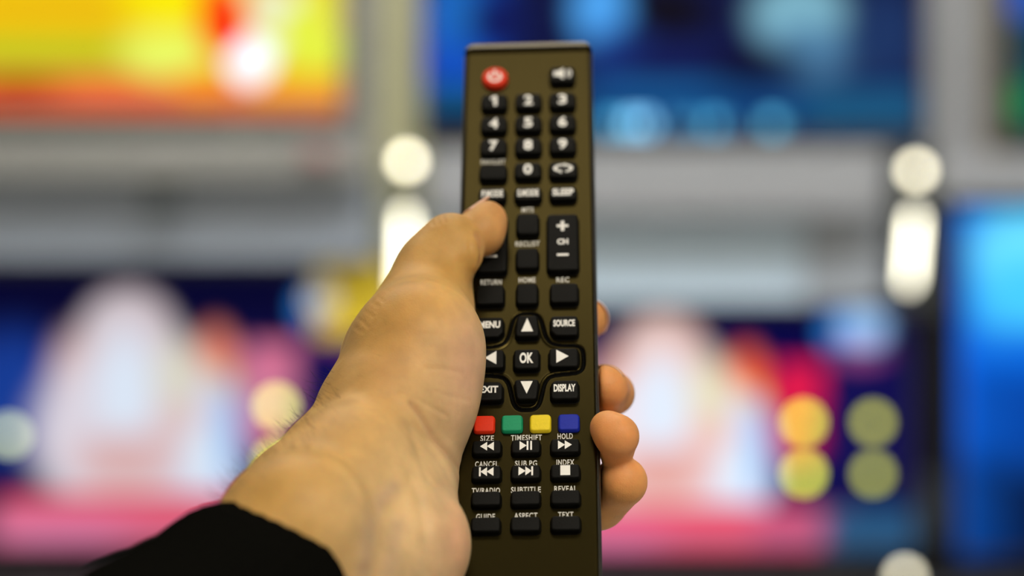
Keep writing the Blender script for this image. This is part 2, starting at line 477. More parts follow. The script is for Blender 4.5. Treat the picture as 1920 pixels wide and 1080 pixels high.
# face plate: a fine height field with rounded edges and the groove round the navigation keys
half = [(0.0, 2.8), (2.7, 2.6), (4.7, 0.9), (5.7, -3.6), (6.5, -7.6), (8.5, -10.6), (12.2, -11.6), (18.0, -11.7), (19.6, -13.7), (19.9, -18.0),
        (19.6, -21.3), (18.3, -23.1), (14.1, -23.7), (8.6, -24.2), (6.4, -26.6), (5.5, -30.8), (4.5, -36.0), (2.8, -38.2), (0.0, -38.6)]
def chaikin(p, n=2):
    for _ in range(n):
        q = []
        for i in range(len(p)):
            a, c = p[i], p[(i + 1) % len(p)]
            q += [(.75*a[0]+.25*c[0], .75*a[1]+.25*c[1]), (.25*a[0]+.75*c[0], .25*a[1]+.75*c[1])]
        p = q
    return p
loop = chaikin(half + [(-x, y) for x, y in reversed(half[1:-1])])
PY0, PY1, PHW = -121.0, 128.9, 24.1
nx_, ny_ = 150, 700
ys = np.linspace(PY0, PY1, ny_)
sp_ = np.linspace(-1, 1, nx_)
GX = PHW * sp_[None, :] * np.ones((ny_, 1))
GY = ys[:, None] * np.ones((1, nx_))
edge = PHW - np.abs(GX)
GZ = -np.where(edge < 1.1, 1.1 - np.sqrt(np.maximum(1.21 - (1.1 - np.minimum(edge, 1.1)) ** 2, 0)), 0)
P2 = np.stack([GX.ravel(), GY.ravel()], 1)
gd = np.full(len(P2), 9.0)
ins = np.zeros(len(P2), bool)
sel = (P2[:, 1] < 6) & (P2[:, 1] > -42)
Q = P2[sel]; g_ = np.full(len(Q), 9.0); inn = np.zeros(len(Q), bool)
for i in range(len(loop)):
    a = np.array(loop[i]); c = np.array(loop[(i + 1) % len(loop)])
    d = c - a; t = np.clip(((Q - a) @ d) / (d @ d + 1e-9), 0, 1)
    g_ = np.minimum(g_, np.linalg.norm(Q - a - t[:, None] * d, axis=1))
    if a[1] != c[1]:
        cr = ((a[1] > Q[:, 1]) != (c[1] > Q[:, 1])) & (Q[:, 0] < (c[0] - a[0]) * (Q[:, 1] - a[1]) / (c[1] - a[1]) + a[0])
        inn ^= cr
gd[sel] = g_; ins[sel] = inn
dz = -0.95 * np.exp(-(gd / 0.50) ** 4) + np.where(ins, 0.28 * np.exp(-((gd - 0.9) / 0.45) ** 2), 0)
GZ = GZ + dz.reshape(GZ.shape)
vs = np.stack([GX, GY, GZ], 2).reshape(-1, 3) * MM
ii = np.arange(ny_ - 1)[:, None] * nx_ + np.arange(nx_ - 1)[None, :]
fs = np.stack([ii, ii + 1, ii + nx_ + 1, ii + nx_], 2).reshape(-1, 4)
groove = (gd < 0.52).reshape(ny_, nx_)[:-1, :-1].ravel().astype(int)  # groove faces coloured near-black, recess shade put into the colour
plate = link_mesh('face_plate', vs, fs.tolist(), [M_plate, M_flange_groove], remote, True, groove.tolist())
plate['label'] = 'brushed dark brown face plate'

def rrect(hw, y0, y1, r, n=6):
    pts = []
    for cx, cy, a0 in ((hw - r, y1 - r, 0), (-hw + r, y1 - r, 90), (-hw + r, y0 + r, 180), (hw - r, y0 + r, 270)):
        for i in range(n + 1):
            a = math.radians(a0 + 90 * i / n)
            pts.append((cx + r * math.cos(a), cy + r * math.sin(a)))
    return pts
def loft(name, rings, m, parent, cap0=True, cap1=True, smooth=True):
    vs, fs = [], []
    n = len(rings[0])
    for r in rings:
        vs += [tuple(c * MM for c in p) for p in r]
    for j in range(len(rings) - 1):
        for i in range(n):
            fs.append((j*n+i, j*n+(i+1) % n, (j+1)*n+(i+1) % n, (j+1)*n+i))
    if cap0: fs.append(tuple(range(n - 1, -1, -1)))
    if cap1: fs.append(tuple((len(rings)-1)*n + i for i in range(n)))
    o = link_mesh(name, vs, fs, m, parent, smooth)
    return o
rings = []
for z, ins_ in ((-19, 5.0), (-18.6, 3.0), (-17.4, 1.4), (-15, 0.5), (-11, 0.1), (-6, 0.0), (-2.6, 0.0), (-1.9, 0.12), (-1.5, 0.5), (-1.35, 1.2)):
    rings.append([(x, y, z) for x, y in rrect(24.95 - ins_, -122 + ins_, 134.4 - ins_, 4.5)])
shell = loft('shell', rings, M_shell, remote)
# thin side strip between plate and shell
rings = [[(x, y, z) for x, y in rrect(24.55 - i, -121.4, 129.4, 2)] for z, i in ((-1.9, 0.0), (-1.15, 0.0), (-0.75, 0.15), (-0.7, 0.6))]
loft('side_trim', rings, M_shell, remote, False, False)
# raised top end
def top_cap():
    prof = [(129.6, -1.6), (129.6, -0.2), (129.7, 0.8), (129.85, 1.3), (130.1, 1.45), (130.5, 1.38), (132.0, 0.81), (133.6, 0.2), (134.1, -0.15), (134.5, -0.9), (134.8, -2.5), (134.8, -8.0), (134.5, -12)]
    n = 60; vs = []; fs = []
    for y, z in prof:
        f = max(0, (y - 129.55) / 5.2)
        for i in range(n + 1):
            s = -1 + 2 * i / n
            x = s * (24.75 - 0.25 * f)
            e = 24.75 - abs(x)
            r = 3.6
            drop = (r - math.sqrt(max(r * r - (r - min(e, r)) ** 2, 0))) * min(1, f * 1.3)
            ze = z - (max(0, 1.4 - e) ** 2) * 0.5 * (1 if z > -3 else 0)
            vs.append((x * MM, (y - drop) * MM, ze * MM))
    for j in range(len(prof) - 1):
        for i in range(n):
            a = j * (n + 1) + i
            fs.append((a, a + 1, a + n + 2, a + n + 1))
    return link_mesh('top_end', vs, fs, M_plate, remote, True)
top_cap()['label'] = 'raised brown lip at the top end'

# ---- keys
def poly_round(pts, rad, n=4):
    out = []
    N = len(pts)
    for i in range(N):
        p0, p, p1 = (np.array(pts[(i - 1) % N], float), np.array(pts[i], float), np.array(pts[(i + 1) % N], float))
        a = (p0 - p); b = (p1 - p); la, lb = np.linalg.norm(a), np.linalg.norm(b); a /= la; b /= lb
        ang = math.acos(max(-1, min(1, a @ b)))
        d = min(rad / math.tan(ang / 2), la * .49, lb * .49)
        s, e = p + a * d, p + b * d
        for k in range(n + 1):
            t = k / n
            out.append(tuple((1-t)**2 * s + 2*(1-t)*t * p + t*t * e))
    return out
def inset(pts, d):
    P = np.array(pts); N = len(P)
    t = np.roll(P, -1, 0) - np.roll(P, 1, 0)
    t /= np.linalg.norm(t, axis=1)[:, None] + 1e-9
    nrm = np.stack([-t[:, 1], t[:, 0]], 1)           # inward for counter-clockwise outlines
    return [tuple(p) for p in P + nrm * d]
def text_mesh(body, w, h, bold=0.02, spacing=1.0):
    cu = bpy.data.curves.new('glyphs', 'FONT')
    cu.body = body; cu.size = 1.0; cu.offset = bold; cu.resolution_u = 3; cu.space_character = spacing
    ob = bpy.data.objects.new('glyphs', cu)
    me = bpy.data.meshes.new_from_object(ob)
    vs = np.array([v.co[:] for v in me.vertices]); fs = [tuple(p.vertices) for p in me.polygons]
    bpy.data.objects.remove(ob); bpy.data.curves.remove(cu); bpy.data.meshes.remove(me)
    lo, hi = vs.min(0), vs.max(0)
    vs = (vs - (lo + hi) / 2) / np.maximum(hi - lo, 1e-6)
    return vs[:, :2] * np.array([w, h]), fs
def ngons(polys):
    vs, fs = [], []
    for p in polys:
        fs.append(tuple(range(len(vs), len(vs) + len(p)))); vs += p
    return np.array(vs, float), fs
def ring_arc(cx, cy, r0, r1, a0, a1, n=18, sx_=1, sy_=1):
    quads = []
    for i in range(n):
        a, b = [math.radians(a0 + (a1 - a0) * (i + k) / n) for k in (0, 1)]
        quads.append([(cx + sx_*r0*math.cos(a), cy + sy_*r0*math.sin(a)), (cx + sx_*r1*math.cos(a), cy + sy_*r1*math.sin(a)),
                      (cx + sx_*r1*math.cos(b), cy + sy_*r1*math.sin(b)), (cx + sx_*r0*math.cos(b), cy + sy_*r0*math.sin(b))])
    return quads
def bar(x0, y0, x1, y1): return [(x0, y0), (x1, y0), (x1, y1), (x0, y1)]
def tri(x0, x1, h): return [(x0, -h), (x1, 0), (x0, h)] if x1 > x0 else [(x1, 0), (x0, -h), (x0, h)]
ICON = {
 'power': ring_arc(0, -0.2, 1.75, 2.75, 130, 410, 24) + [bar(-.5, -0.2, .5, 3.2)],
 'mute': [bar(-3.2, -1.2, -1.6, 1.2), [(-1.6, -1.2), (0.6, -2.9), (0.6, 2.9), (-1.6, 1.2)]] + ring_arc(0.6, 0, 1.3, 1.9, -50, 50, 8) + ring_arc(0.6, 0, 2.4, 3.0, -50, 50, 8),
 'recall': ring_arc(0, 0, 1.35, 2.1, -75, 250, 26, 1.75, 0.95) + [[(0.4, 2.5), (1.9, 1.5), (0.4, 0.6)], [(-0.6, -2.5), (-0.6, -0.6), (-2.1, -1.5)]],
 'one': [bar(-.15, -2.5, 1.05, 2.5), [(-.15, 2.5), (-1.4, 1.45), (-1.4, 0.45), (-.15, 1.2)]],
 'plus': [bar(-2.1, -.55, 2.1, .55), bar(-.6, -2.3, .6, 2.3)], 'minus': [bar(-2.1, -.5, 2.1, .5)],
 'up': [[(-2.1, -2.9), (2.1, -2.9), (0, 2.9)]], 'down': [[(-2.1, 2.6), (0, -2.6), (2.1, 2.6)]],
 'left': [[(-2.1, 0), (2.0, -2.8), (2.0, 2.8)]], 'right': [[(-2.1, -2.8), (2.2, 0), (-2.1, 2.8)]],
 'rew': [tri(0.1, -2.3, 1.75), tri(2.4, 0.0, 1.75)], 'fwd': [tri(-2.4, 0, 1.75), tri(-.1, 2.3, 1.75)],
 'play': [tri(-2.1, 0.3, 1.8), bar(.3, -1.8, .9, 1.8), bar(1.5, -1.8, 2.1, 1.8)],
 'prev': [bar(-2.5, -1.8, -1.9, 1.8), tri(0.2, -2.0, 1.75), tri(2.4, 0.1, 1.75)],
 'next': [tri(-2.4, 0, 1.75), tri(-.1, 2.0, 1.75), bar(1.9, -1.8, 2.5, 1.8)],
 'stop': [bar(-1.65, -1.95, 1.65, 1.95)],
}
def flat(name, vs, fs, z, m, parent, off=(0, 0)):
    v3 = [((v[0] + off[0]) * MM, (v[1] + off[1]) * MM, z * MM) for v in vs]
    return link_mesh(name, v3, fs, m, parent)
proto_cache = {}
def key(name, cx, cy, w, h, legend=None, m=None, H=2.6, rad=1.6, poly=None, lw=None, lh=None, loff=(0, 0), marks=None, label=None, round_=False, flange=0.45):
    m = m or M_rubber
    if round_:
        base = [(w / 2 * math.cos(2*math.pi*i/36), h / 2 * math.sin(2*math.pi*i/36)) for i in range(36)]
    elif poly:
        base = poly_round(poly, rad)
    else:
        base = poly_round([(w/2, -h/2), (w/2, h/2), (-w/2, h/2), (-w/2, -h/2)], rad)
    lev = [(-0.6, -flange), (0.06, -flange), (0.12, -flange + .12), (0.14, -0.22), (0.3, -0.20), (H * .5, -0.10), (H - 0.75, 0.0), (H - 0.38, 0.10), (H - 0.12, 0.28), (H - 0.02, 0.52), (H, 0.72)]
    rings = [[(x, y, z) for x, y in inset(base, d)] for z, d in lev]
    vs, fs, fm = [], [], []
    n = len(base)
    for r in rings: vs += [tuple(c * MM for c in p) for p in r]
    for j in range(len(rings) - 1):
        for i in range(n):
            fs.append((j*n+i, j*n+(i+1) % n, (j+1)*n+(i+1) % n, (j+1)*n+i)); fm.append(1 if j < 3 else 0)
    fs.append(tuple((len(rings)-1)*n + i for i in range(n))); fm.append(0)
    k = link_mesh(name, vs, fs, [m, M_flange_groove], remote, True, fm)
    k.location = (cx * MM, cy * MM, 0)
    if label: k['label'] = label
    items = list(marks or [])
    if legend:
        items.append((legend, loff[0], loff[1], lw, lh))
    for lg, ox, oy, a, b in items:
        if lg in ICON:
            v, f = ngons(ICON[lg])
            if a: v = v * np.array([a, b or a])
        else:
            v, f = text_mesh(lg, a, b, 0.036 if len(lg) == 1 else 0.038)
        flat('key_legend', v, f, H + 0.03, M_white, k, (ox, oy))
    return k

key('power_key', -12.6, 114.6, 9.6, 9.6, 'power', M_kred, round_=True, label='round red power key', H=2.5)
key('mute_key', 13.2, 114.6, 9.4, 7.6, 'mute', loff=(0, 0.4))
for i, (x, y) in enumerate([(c, r) for r in (101.6, 90.3, 79.2) for c in (-12.7, 0.3, 13.2)]):
    key('number_key', x, y, 9.6, 7.3, 'one' if i == 0 else str(i + 1), lw=1 if i == 0 else 3.3, lh=1 if i == 0 else 5.0, loff=(0, 0.3))
key('blank_key', -12.7, 66.9, 9.9, 7.2)
key('number_key', 0.2, 67.3, 9.6, 7.3, '0', lw=3.3, lh=5.0, loff=(0, 0.3))
key('recall_key', 13.3, 67.3, 10.2, 7.3, 'recall', loff=(0, 0.3))
for x, s in ((-12.8, 'P.MODE'), (0.3, 'S.MODE'), (13.2, 'SLEEP')):
    key('mode_key', x, 56.0, 9.7, 6.2, s, lw=7.8, lh=3.3, loff=(0, 0.2))
key('blank_key', 0.2, 41.8, 8.0, 9.6)
key('blank_key', 0.1, 25.9, 8.0, 9.2)
key('volume_rocker_key', -12.9, 32.8, 11.2, 25.8, marks=[('plus', 0, 7.3, 1, 1), ('VOL', 0, 0, 4.6, 2.4), ('minus', 0, -6.0, 1, 1)], H=2.8)
key('channel_rocker_key', 12.9, 32.8, 11.2, 25.8, marks=[('plus', 0, 7.3, 1, 1), ('CH', 0, 0, 4.0, 2.6), ('minus', 0, -6.0, 1, 1)], H=2.8)
key('return_key', -13.0, 9.9, 9.8, 8.6)
key('home_key', 0.1, 9.9, 7.6, 9.2)
key('record_key', 13.3, 9.9, 9.9, 8.6)
cut = [(4.85, -4.3), (4.85, 4.3), (-4.85, 4.3), (-4.85, -2.2), (-3.0, -4.3)]
mir = lambda p: [(-x, y) for x, y in reversed(p)]
key('source_key', 13.2, -4.6, 9.7, 8.6, 'SOURCE', poly=cut, lw=7.6, lh=3.0, loff=(0, 1.0))
key('menu_key', -13.0, -4.6, 9.7, 8.6, 'MENU', poly=mir(cut), lw=7.4, lh=3.0, loff=(0, 1.0))
key('up_arrow_key', 0.2, -4.4, 8.6, 9.2, 'up', poly=[(4.3, -4.6), (3.6, 4.6), (-3.6, 4.6), (-4.3, -4.6)], loff=(0, 0.4))
key('ok_key', 0.0, -18.6, 8.9, 8.3, 'OK', lw=4.8, lh=4.6, loff=(0, 0.3))
key('down_arrow_key', 0.1, -31.4, 8.8, 8.4, 'down', poly=[(3.5, -4.3), (4.4, 4.2), (-4.4, 4.2), (-3.5, -4.3)], loff=(0, 0.6))
key('right_arrow_key', 12.9, -18.3, 10.2, 8.0, 'right', loff=(-0.4, 0.4))
key('left_arrow_key', -12.9, -18.3, 10.2, 8.0, 'left', loff=(0.4, 0.4))
cut2 = [(4.75, -3.95), (4.75, 3.95), (-3.4, 3.95), (-4.75, 2.6), (-4.75, -3.95)]
key('display_key', 13.2, -31.9, 9.5, 7.9, 'DISPLAY', poly=cut2, lw=7.5, lh=3.2, loff=(0, 0.6))
key('exit_key', -12.9, -31.9, 9.5, 7.9, 'EXIT', poly=mir(cut2), lw=6.4, lh=2.9, loff=(0, 0.6))
for x, m, c in ((-14.4, M_kred, 'red'), (-4.9, M_kgreen, 'green'), (4.8, M_kyellow, 'yellow'), (14.5, M_kblue, 'blue')):
    key('colour_key', x, -44.7, 7.0, 6.7, m=m, H=1.7, rad=1.3, label='plain ' + c + ' key', flange=0.35)
for r, (y, ic) in enumerate(((-54.9, ('rew', 'play', 'fwd')), (-65.1, ('prev', 'next', 'stop')), (-75.3, (None,) * 3), (-85.4, (None,) * 3))):
    for x, s in zip((-13.3, -0.1, 13.2), ic):
        key('playback_key' if s else 'blank_key', x, y, 9.8, 5.6, s, rad=1.4, loff=(0, 0.2), flange=0.35)

def printed(s, x, y, w, h=2.35):
    v, f = text_mesh(s, w, h, 0.02, 1.12)
    flat('printed_label', v, f, 0.05, M_print, remote, (x, y - (0.45 if y < -65 else 0.25)))
for s, x, y, w in (('FAV/LIST', -12.9, 73.9, 9.0), ('MTS', 0.1, 50.4, 4.4), ('RECLIST', 0.1, 34.6, 8.8), ('HOME', 0.0, 18.0, 6.0), ('REC', 12.8, 17.8, 4.6), ('RETURN', -12.9, 17.4, 7.6),
                   ('SIZE', -13.4, -49.6, 4.6), ('TIMESHIFT', 0.0, -49.6, 10.6), ('HOLD', 13.2, -49.3, 5.2),
                   ('CANCEL', -13.4, -60.0, 7.9), ('SUB.PG', -0.1, -60.0, 7.5), ('INDEX', 13.2, -59.9, 6.0),
                   ('TV/RADIO', -13.5, -70.4, 9.5), ('SUBTITLE', -0.1, -70.3, 10.0), ('REVEAL', 13.2, -70.2, 7.6),
                   ('GUIDE', -13.5, -80.6, 6.3), ('ASPECT', -0.1, -80.5, 7.8), ('TEXT', 13.2, -80.4, 5.1)):
    printed(s, x, y, w)

# ------------------------------------------------------------------ the person: one continuous skin surface for forearm, palm, thumb and fingers
def W(px,py,D): return np.array([(px-960)/FPX*D, D, (540-py)/FPX*D])
# name: (px, py, depth mm, radius px)
S=dict(
 f0=(440.0, 1112.0, 688.0, 104.0), f1=(561.0, 978.4, 703.0, 94.9), f2=(646.4, 891.5, 745.0, 100.4), f3=(727.2, 753.5, 776.0, 89.4),
 g0=(530.0, 1185.0, 700.0, 108.0), g1=(612.0, 1105.0, 715.0, 105.0), g2=(745.2, 1021.1, 746.0, 121.0), g3=(750.0, 944.5, 762.0, 68.8),
 g4=(787.1, 785.2, 782.0, 64.3), t1=(783.7, 651.9, 788.0, 94.3), t2=(778.9, 729.1, 785.0, 93.0), t3=(768, 640, 803, 64),
 mcp=(799.1, 534.2, 818.0, 38.6), ip=(846, 462, 826, 58), tb=(902, 437, 831, 40), ta=(912.5, 414.5, 834, 39),
 w1=(830.0, 600.0, 838.0, 66.0), pc=(785.0, 770.0, 822.0, 72.0), im=(885.0, 570.0, 876.0, 68.0), mm=(905.0, 650.0, 868.0, 70.0),
 rm=(915.0, 740.0, 856.0, 68.0), pm=(905.0, 830.0, 838.0, 66.0), i1=(1010.0, 560.0, 878.0, 50.0), i2=(1070.0, 590.0, 868.0, 45.0),
 i3=(1093.5, 598.0, 858.0, 43.5), m1=(1030.0, 665.0, 880.0, 52.0), m2=(1095.0, 727.0, 858.0, 44.0), m3=(1150, 738, 832, 36),
 m4=(1135.0, 725.3, 814.0, 43.1), r1=(1030.0, 765.0, 866.0, 52.0), r2=(1115.0, 810.0, 842.0, 46.0), r3=(1152.0, 832.5, 806.0, 32.8),
 r4=(1152.6, 843.7, 788.0, 28.3), r5=(1157.5, 818.2, 782.0, 36.3), p1=(1010.0, 880.0, 846.0, 48.0), p2=(1080.0, 940.0, 826.0, 46.0),
 p3=(1121.5, 939.8, 805.0, 45.1), p4=(1167, 903.5, 790, 39), e0=(329.0, 1267.0, 650.0, 165.0), r6=(1138, 802, 786, 27),
 L1=(718, 667, 806, 54), L2=(680.2, 763.4, 788.0, 57.6), L3=(613.0, 855.6, 764.0, 60.7), L4=(540.8, 929.3, 732.0, 61.1),
 L5=(508.6, 982.6, 708.0, 70.2), ib=(867, 478, 819, 33), ip2=(862, 449, 832, 42), tp=(815, 492, 823, 56),
 p5=(1147, 900, 806, 30), p6=(1144, 926, 798, 38),
)
PALM=[('f0','f1'),('f1','f2'),('f2','f3'),('g0','g1'),('g1','g2'),('g2','g3'),('g3','g4'),
 ('t1','t2'),('f3','t2'),('f3','t3'),('t1','t3'),('t3','mcp'),('t1','mcp'),('w1','im'),('mcp','w1'),('w1','t1'),
 ('pc','im'),('pc','mm'),('pc','rm'),('g3','pm'),('g4','pc'),('t2','pc'),('f2','g3'),('f1','g1'),('im','mm'),('mm','rm'),('rm','pm'),('f0','g0'),('f0','e0'),('g0','e0'),
 ('mcp','L1'),('L1','L2'),('L2','L3'),('L3','L4'),('L4','L5'),('L5','f0'),('L4','f1')]
FING=[[('mcp','tp'),('tp','ip'),('tp','ib'),('ip','ib')],
 [('ip2','tb'),('tb','ta')],
 [('im','i1'),('i1','i2'),('i2','i3')],
 [('mm','m1'),('m1','m2'),('m2','m3'),('m3','m4')],
 [('rm','r1'),('r1','r2'),('r2','r3'),('r3','r4'),('r4','r5'),('r5','r6'),('r4','r6')],
 [('pm','p1'),('p1','p2'),('p2','p3'),('p3','p4'),('p3','p5'),('p5','p4'),('p3','p6'),('p6','p4')]]
KP,KF,KJ=12.0,4.0,6.0
def smin(a,b,k):
    h=np.maximum(k-np.abs(a-b),0)/k
    return np.minimum(a,b)-h*h*k*0.25
def rcone(P,a,b,r1,r2):
    ba=b-a; l2=ba@ba; rr=r1-r2; a2=l2-rr*rr; il2=1/l2
    pa=P-a; y=pa@ba; z=y-l2
    q=pa*l2-y[:,None]*ba; x2=np.einsum('ij,ij->i',q,q)
    y2=y*y*l2; z2=z*z*l2
    k=np.sign(rr)*rr*rr*x2
    o=(np.sqrt(np.maximum(x2*a2*il2,0))+y*rr)*il2-r1
    c1=np.sign(z)*a2*z2>k; c2=np.sign(y)*a2*y2<k
    o=np.where(c2,np.sqrt(x2+y2)*il2-r1,o)
    o=np.where(c1,np.sqrt(x2+z2)*il2-r2,o)
    return o
def make_eval(S):
    C={k:(W(v[0],v[1],v[2]),v[3]*v[2]/FPX) for k,v in S.items()}
    def seg(P,e):
        a,ra=C[e[0]]; b,rb=C[e[1]]
        if np.linalg.norm(b-a)<=abs(ra-rb)+.05:
            c,r=(a,ra) if ra>rb else (b,rb)
            return np.linalg.norm(P-c,axis=1)-r
        return rcone(P,a,b,ra,rb)
    def ev(P):
        d=None
        for e in PALM:
            q=seg(P,e); d=q if d is None else smin(d,q,KP)
        out=d
        for f in FING:
            g=None
            for e in f:
                q=seg(P,e); g=q if g is None else smin(g,q,KF)
            out=np.minimum(out,smin(d,g,KJ))
        return out
    return ev

ev_hand = make_eval(S)
def remote_sd(P):
    q = P - RO
    x, y, z = np.abs(q @ RR), q @ RU, q @ RN
    def box(ax, ay, az): return np.sqrt(np.maximum(ax, 0)**2 + np.maximum(ay, 0)**2 + np.maximum(az, 0)**2) + np.minimum(np.maximum(ax, np.maximum(ay, az)), 0)
    b1 = box(x - 24.2, np.abs(y - 6.2) - 127.5, np.abs(z + 9.3) - 8.6) - 0.8
    b2 = box(x - 17.6, np.abs(y - 15) - 104, np.abs(z - 0.7) - 1.3) - 0.7
    return np.minimum(b1, b2)
def ev_all(P):
    d = ev_hand(P); r = 0.12 - remote_sd(P)
    k = 1.6; h = np.maximum(k - np.abs(d - r), 0) / k
    return np.maximum(d, r) + h * h * k * 0.25

STEP = 0.8
LO = np.array([-118., 615., -125.]); HI = np.array([62., 905., 45.])
NB = 4
dims = (np.ceil((HI - LO) / (STEP * NB)).astype(int)) * NB
# coarse pass on blocks, fine pass only where the surface can be
bd = dims // NB
cc = np.stack(np.meshgrid(*[LO[i] + (np.arange(bd[i]) + 0.5) * STEP * NB for i in range(3)], indexing='ij'), -1).reshape(-1, 3)
dc = ev_hand(cc)
dr_ = remote_sd(cc)
near = (dc < STEP * NB * 2.2) & (dc > -STEP * NB * 2.2) | ((dc < 6) & (np.abs(dr_) < STEP * NB * 2.2))
grid = np.repeat(np.repeat(np.repeat(dc.reshape(bd), NB, 0), NB, 1), NB, 2)
r3 = np.repeat(np.repeat(np.repeat(dr_.reshape(bd), NB, 0), NB, 1), NB, 2)
grid = np.maximum(grid, -r3).astype(np.float32)
fine_mask = np.repeat(np.repeat(np.repeat(near.reshape(bd), NB, 0), NB, 1), NB, 2)
idx = np.argwhere(fine_mask)
vals = np.concatenate([ev_all(LO + ch * STEP) for ch in np.array_split(idx, max(1, len(idx) // 200000))])
grid[fine_mask] = vals
# surface nets
ins3 = grid < 0
nx, ny, nz = grid.shape
cnt = np.zeros((nx - 1, ny - 1, nz - 1), np.int8)
corners = [(a, b, c) for a in (0, 1) for b in (0, 1) for c in (0, 1)]
for a, b, c in corners:
    cnt += ins3[a:nx-1+a, b:ny-1+b, c:nz-1+c]
act = (cnt > 0) & (cnt < 8)
cells = np.argwhere(act)
vid = -np.ones(act.shape, np.int64); vid[act] = np.arange(len(cells))
acc = np.zeros((len(cells), 3)); num = np.zeros(len(cells))
for i, p in enumerate(corners):
    for q in corners[i + 1:]:
        if sum(abs(p[k] - q[k]) for k in range(3)) != 1: continue
        va = grid[tuple((cells + p).T)]; vb = grid[tuple((cells + q).T)]
        m_ = (va < 0) != (vb < 0)
        t = np.where(m_, va / np.where(m_, va - vb, 1), 0)
        acc += m_[:, None] * (np.array(p) + t[:, None] * (np.array(q) - np.array(p))); num += m_
V = LO + (cells + acc / num[:, None]) * STEP
quads = []
for ax in range(3):
    o1, o2 = [(1, 2), (2, 0), (0, 1)][ax]
    sl0 = [slice(1, None)] * 3; sl1 = [slice(1, None)] * 3
    sl0[ax] = slice(0, -1); sl1[ax] = slice(1, None)
    A = ins3[tuple(sl0)]; B = ins3[tuple(sl1)]
    e = np.argwhere(A != B)
    flip = A[tuple(e.T)]
    e = e + 1; e[:, ax] -= 1
    ok = (e[:, 0] < nx - 1) & (e[:, 1] < ny - 1) & (e[:, 2] < nz - 1)
    e, flip = e[ok], flip[ok]
    d1 = np.zeros(3, int); d1[o1] = 1; d2 = np.zeros(3, int); d2[o2] = 1
    v = [vid[tuple((e - s).T)] for s in (0 * d1, d1, d1 + d2, d2)]
    qd = np.stack(v, 1)
    qd[~flip] = qd[~flip][:, ::-1]
    quads.append(qd)
quads = np.concatenate(quads); quads = quads[(quads >= 0).all(1)]
def gradient(P, f, e=0.25):
    f0 = f(P); g = np.stack([f(P + np.eye(3)[i] * e) - f0 for i in range(3)], 1) / e
    return f0, g / (np.linalg.norm(g, axis=1)[:, None] + 1e-9)
for _ in range(2):
    f0, G = gradient(V, ev_all); V = V - np.clip(f0, -.5, .5)[:, None] * G
# light Laplacian pass to calm the net
ed = np.concatenate([quads[:, [0, 1]], quads[:, [1, 2]], quads[:, [2, 3]], quads[:, [3, 0]]])
for _ in range(5):
    s_ = np.zeros_like(V); c_ = np.zeros(len(V))
    for k in range(3):
        s_[:, k] = np.bincount(ed[:, 0], V[ed[:, 1], k], len(V)) + np.bincount(ed[:, 1], V[ed[:, 0], k], len(V))
    c_ = np.bincount(ed[:, 0], minlength=len(V)) + np.bincount(ed[:, 1], minlength=len(V))
    V = V * 0.5 + 0.5 * s_ / c_[:, None]
# keep the one connected body
lab = np.arange(len(V))
while True:
    new = lab.copy()
    m_ = np.minimum(lab[ed[:, 0]], lab[ed[:, 1]])
    np.minimum.at(new, ed[:, 0], m_); np.minimum.at(new, ed[:, 1], m_)
    new = new[new]
    if (new == lab).all(): break
    lab = new
keep = lab == np.bincount(lab).argmax()
remap = np.cumsum(keep) - 1
quads = remap[quads[keep[quads].all(1)]]; V = V[keep]
f0, G = gradient(V, ev_all)

# skin folds, tendons and veins along curves given where they lie on the palm side
PXY = np.stack([960 + FPX * V[:, 0] / V[:, 1], 540 - FPX * V[:, 2] / V[:, 1]], 1)
facing = np.clip(-(G * (V / np.linalg.norm(V, axis=1)[:, None])).sum(1) * 3, 0, 1)
front = np.ones(len(V))
q_ = (V - RO) @ RN
front[(np.abs((V - RO) @ RR) < 26) & (q_ < -0.5)] = 0            # what lies behind the remote has no such folds
def line_d(pts):
    d = np.full(len(V), 1e9)
    for a, b in zip(pts[:-1], pts[1:]):
        a = np.array(a, float); b = np.array(b, float); ab = b - a
        t = np.clip(((PXY - a) @ ab) / (ab @ ab), 0, 1)
        d = np.minimum(d, np.linalg.norm(PXY - a - t[:, None] * ab, axis=1))
    return d * V[:, 1] / FPX
disp = np.zeros(len(V))
def fold(pts, depth, w, push=0.35):
    global disp
    d = line_d(pts)
    disp = disp + facing * front * (-depth * np.exp(-(d / w) ** 2) + depth * push * np.exp(-((d - 2.2 * w) / (1.3 * w)) ** 2))
fold([(771, 757), (790, 783), (812, 822), (841, 852), (862, 884)], 0.55, 0.9)
fold([(752, 738), (778, 748), (806, 762), (838, 780)], 0.25, 0.7)
fold([(798, 692), (828, 690), (864, 700)], 0.18, 0.7)
fold([(815, 735), (850, 745), (880, 752)], 0.16, 0.6)
fold([(790, 625), (835, 632), (880, 628)], 0.10, 0.7)
fold([(760, 800), (785, 850), (800, 900)], 0.35, 1.3)
fold([(776, 800), (806, 840), (835, 880), (850, 920)], 0.30, 1.0)
fold([(893, 440), (902, 456), (904, 474), (900, 498)], 0.5, 0.8, 0.3)
fold([(880, 455), (884, 480), (882, 510)], 0.22, 0.8)
fold([(897, 512), (889, 533), (893, 556)], 0.3, 1.0)
fold([(786, 940), (797, 980), (802, 1070)], 0.45, 1.6)
fold([(767, 891), (778, 915), (787, 942)], 0.25, 1.3)
fold([(835, 905), (846, 960), (850, 1030)], 0.22, 2.2)
for k in range(7):                                                     # short knuckle wrinkles on the back of the thumb joint
    x, y = 722 - k * 9.5, 520 + k * 16
    fold([(x - 6, y - 6), (x + 16, y + 7 + (k % 3) * 3)], 0.12, 0.45, 0.3)
for k in range(4):
    fold([(806 + k * 11, 396 + (3 - k) * 4), (812 + k * 12, 422 - k * 2)], 0.16, 0.45, 0.3)
ridge = line_d([(740, 905), (710, 950), (684, 1050)])
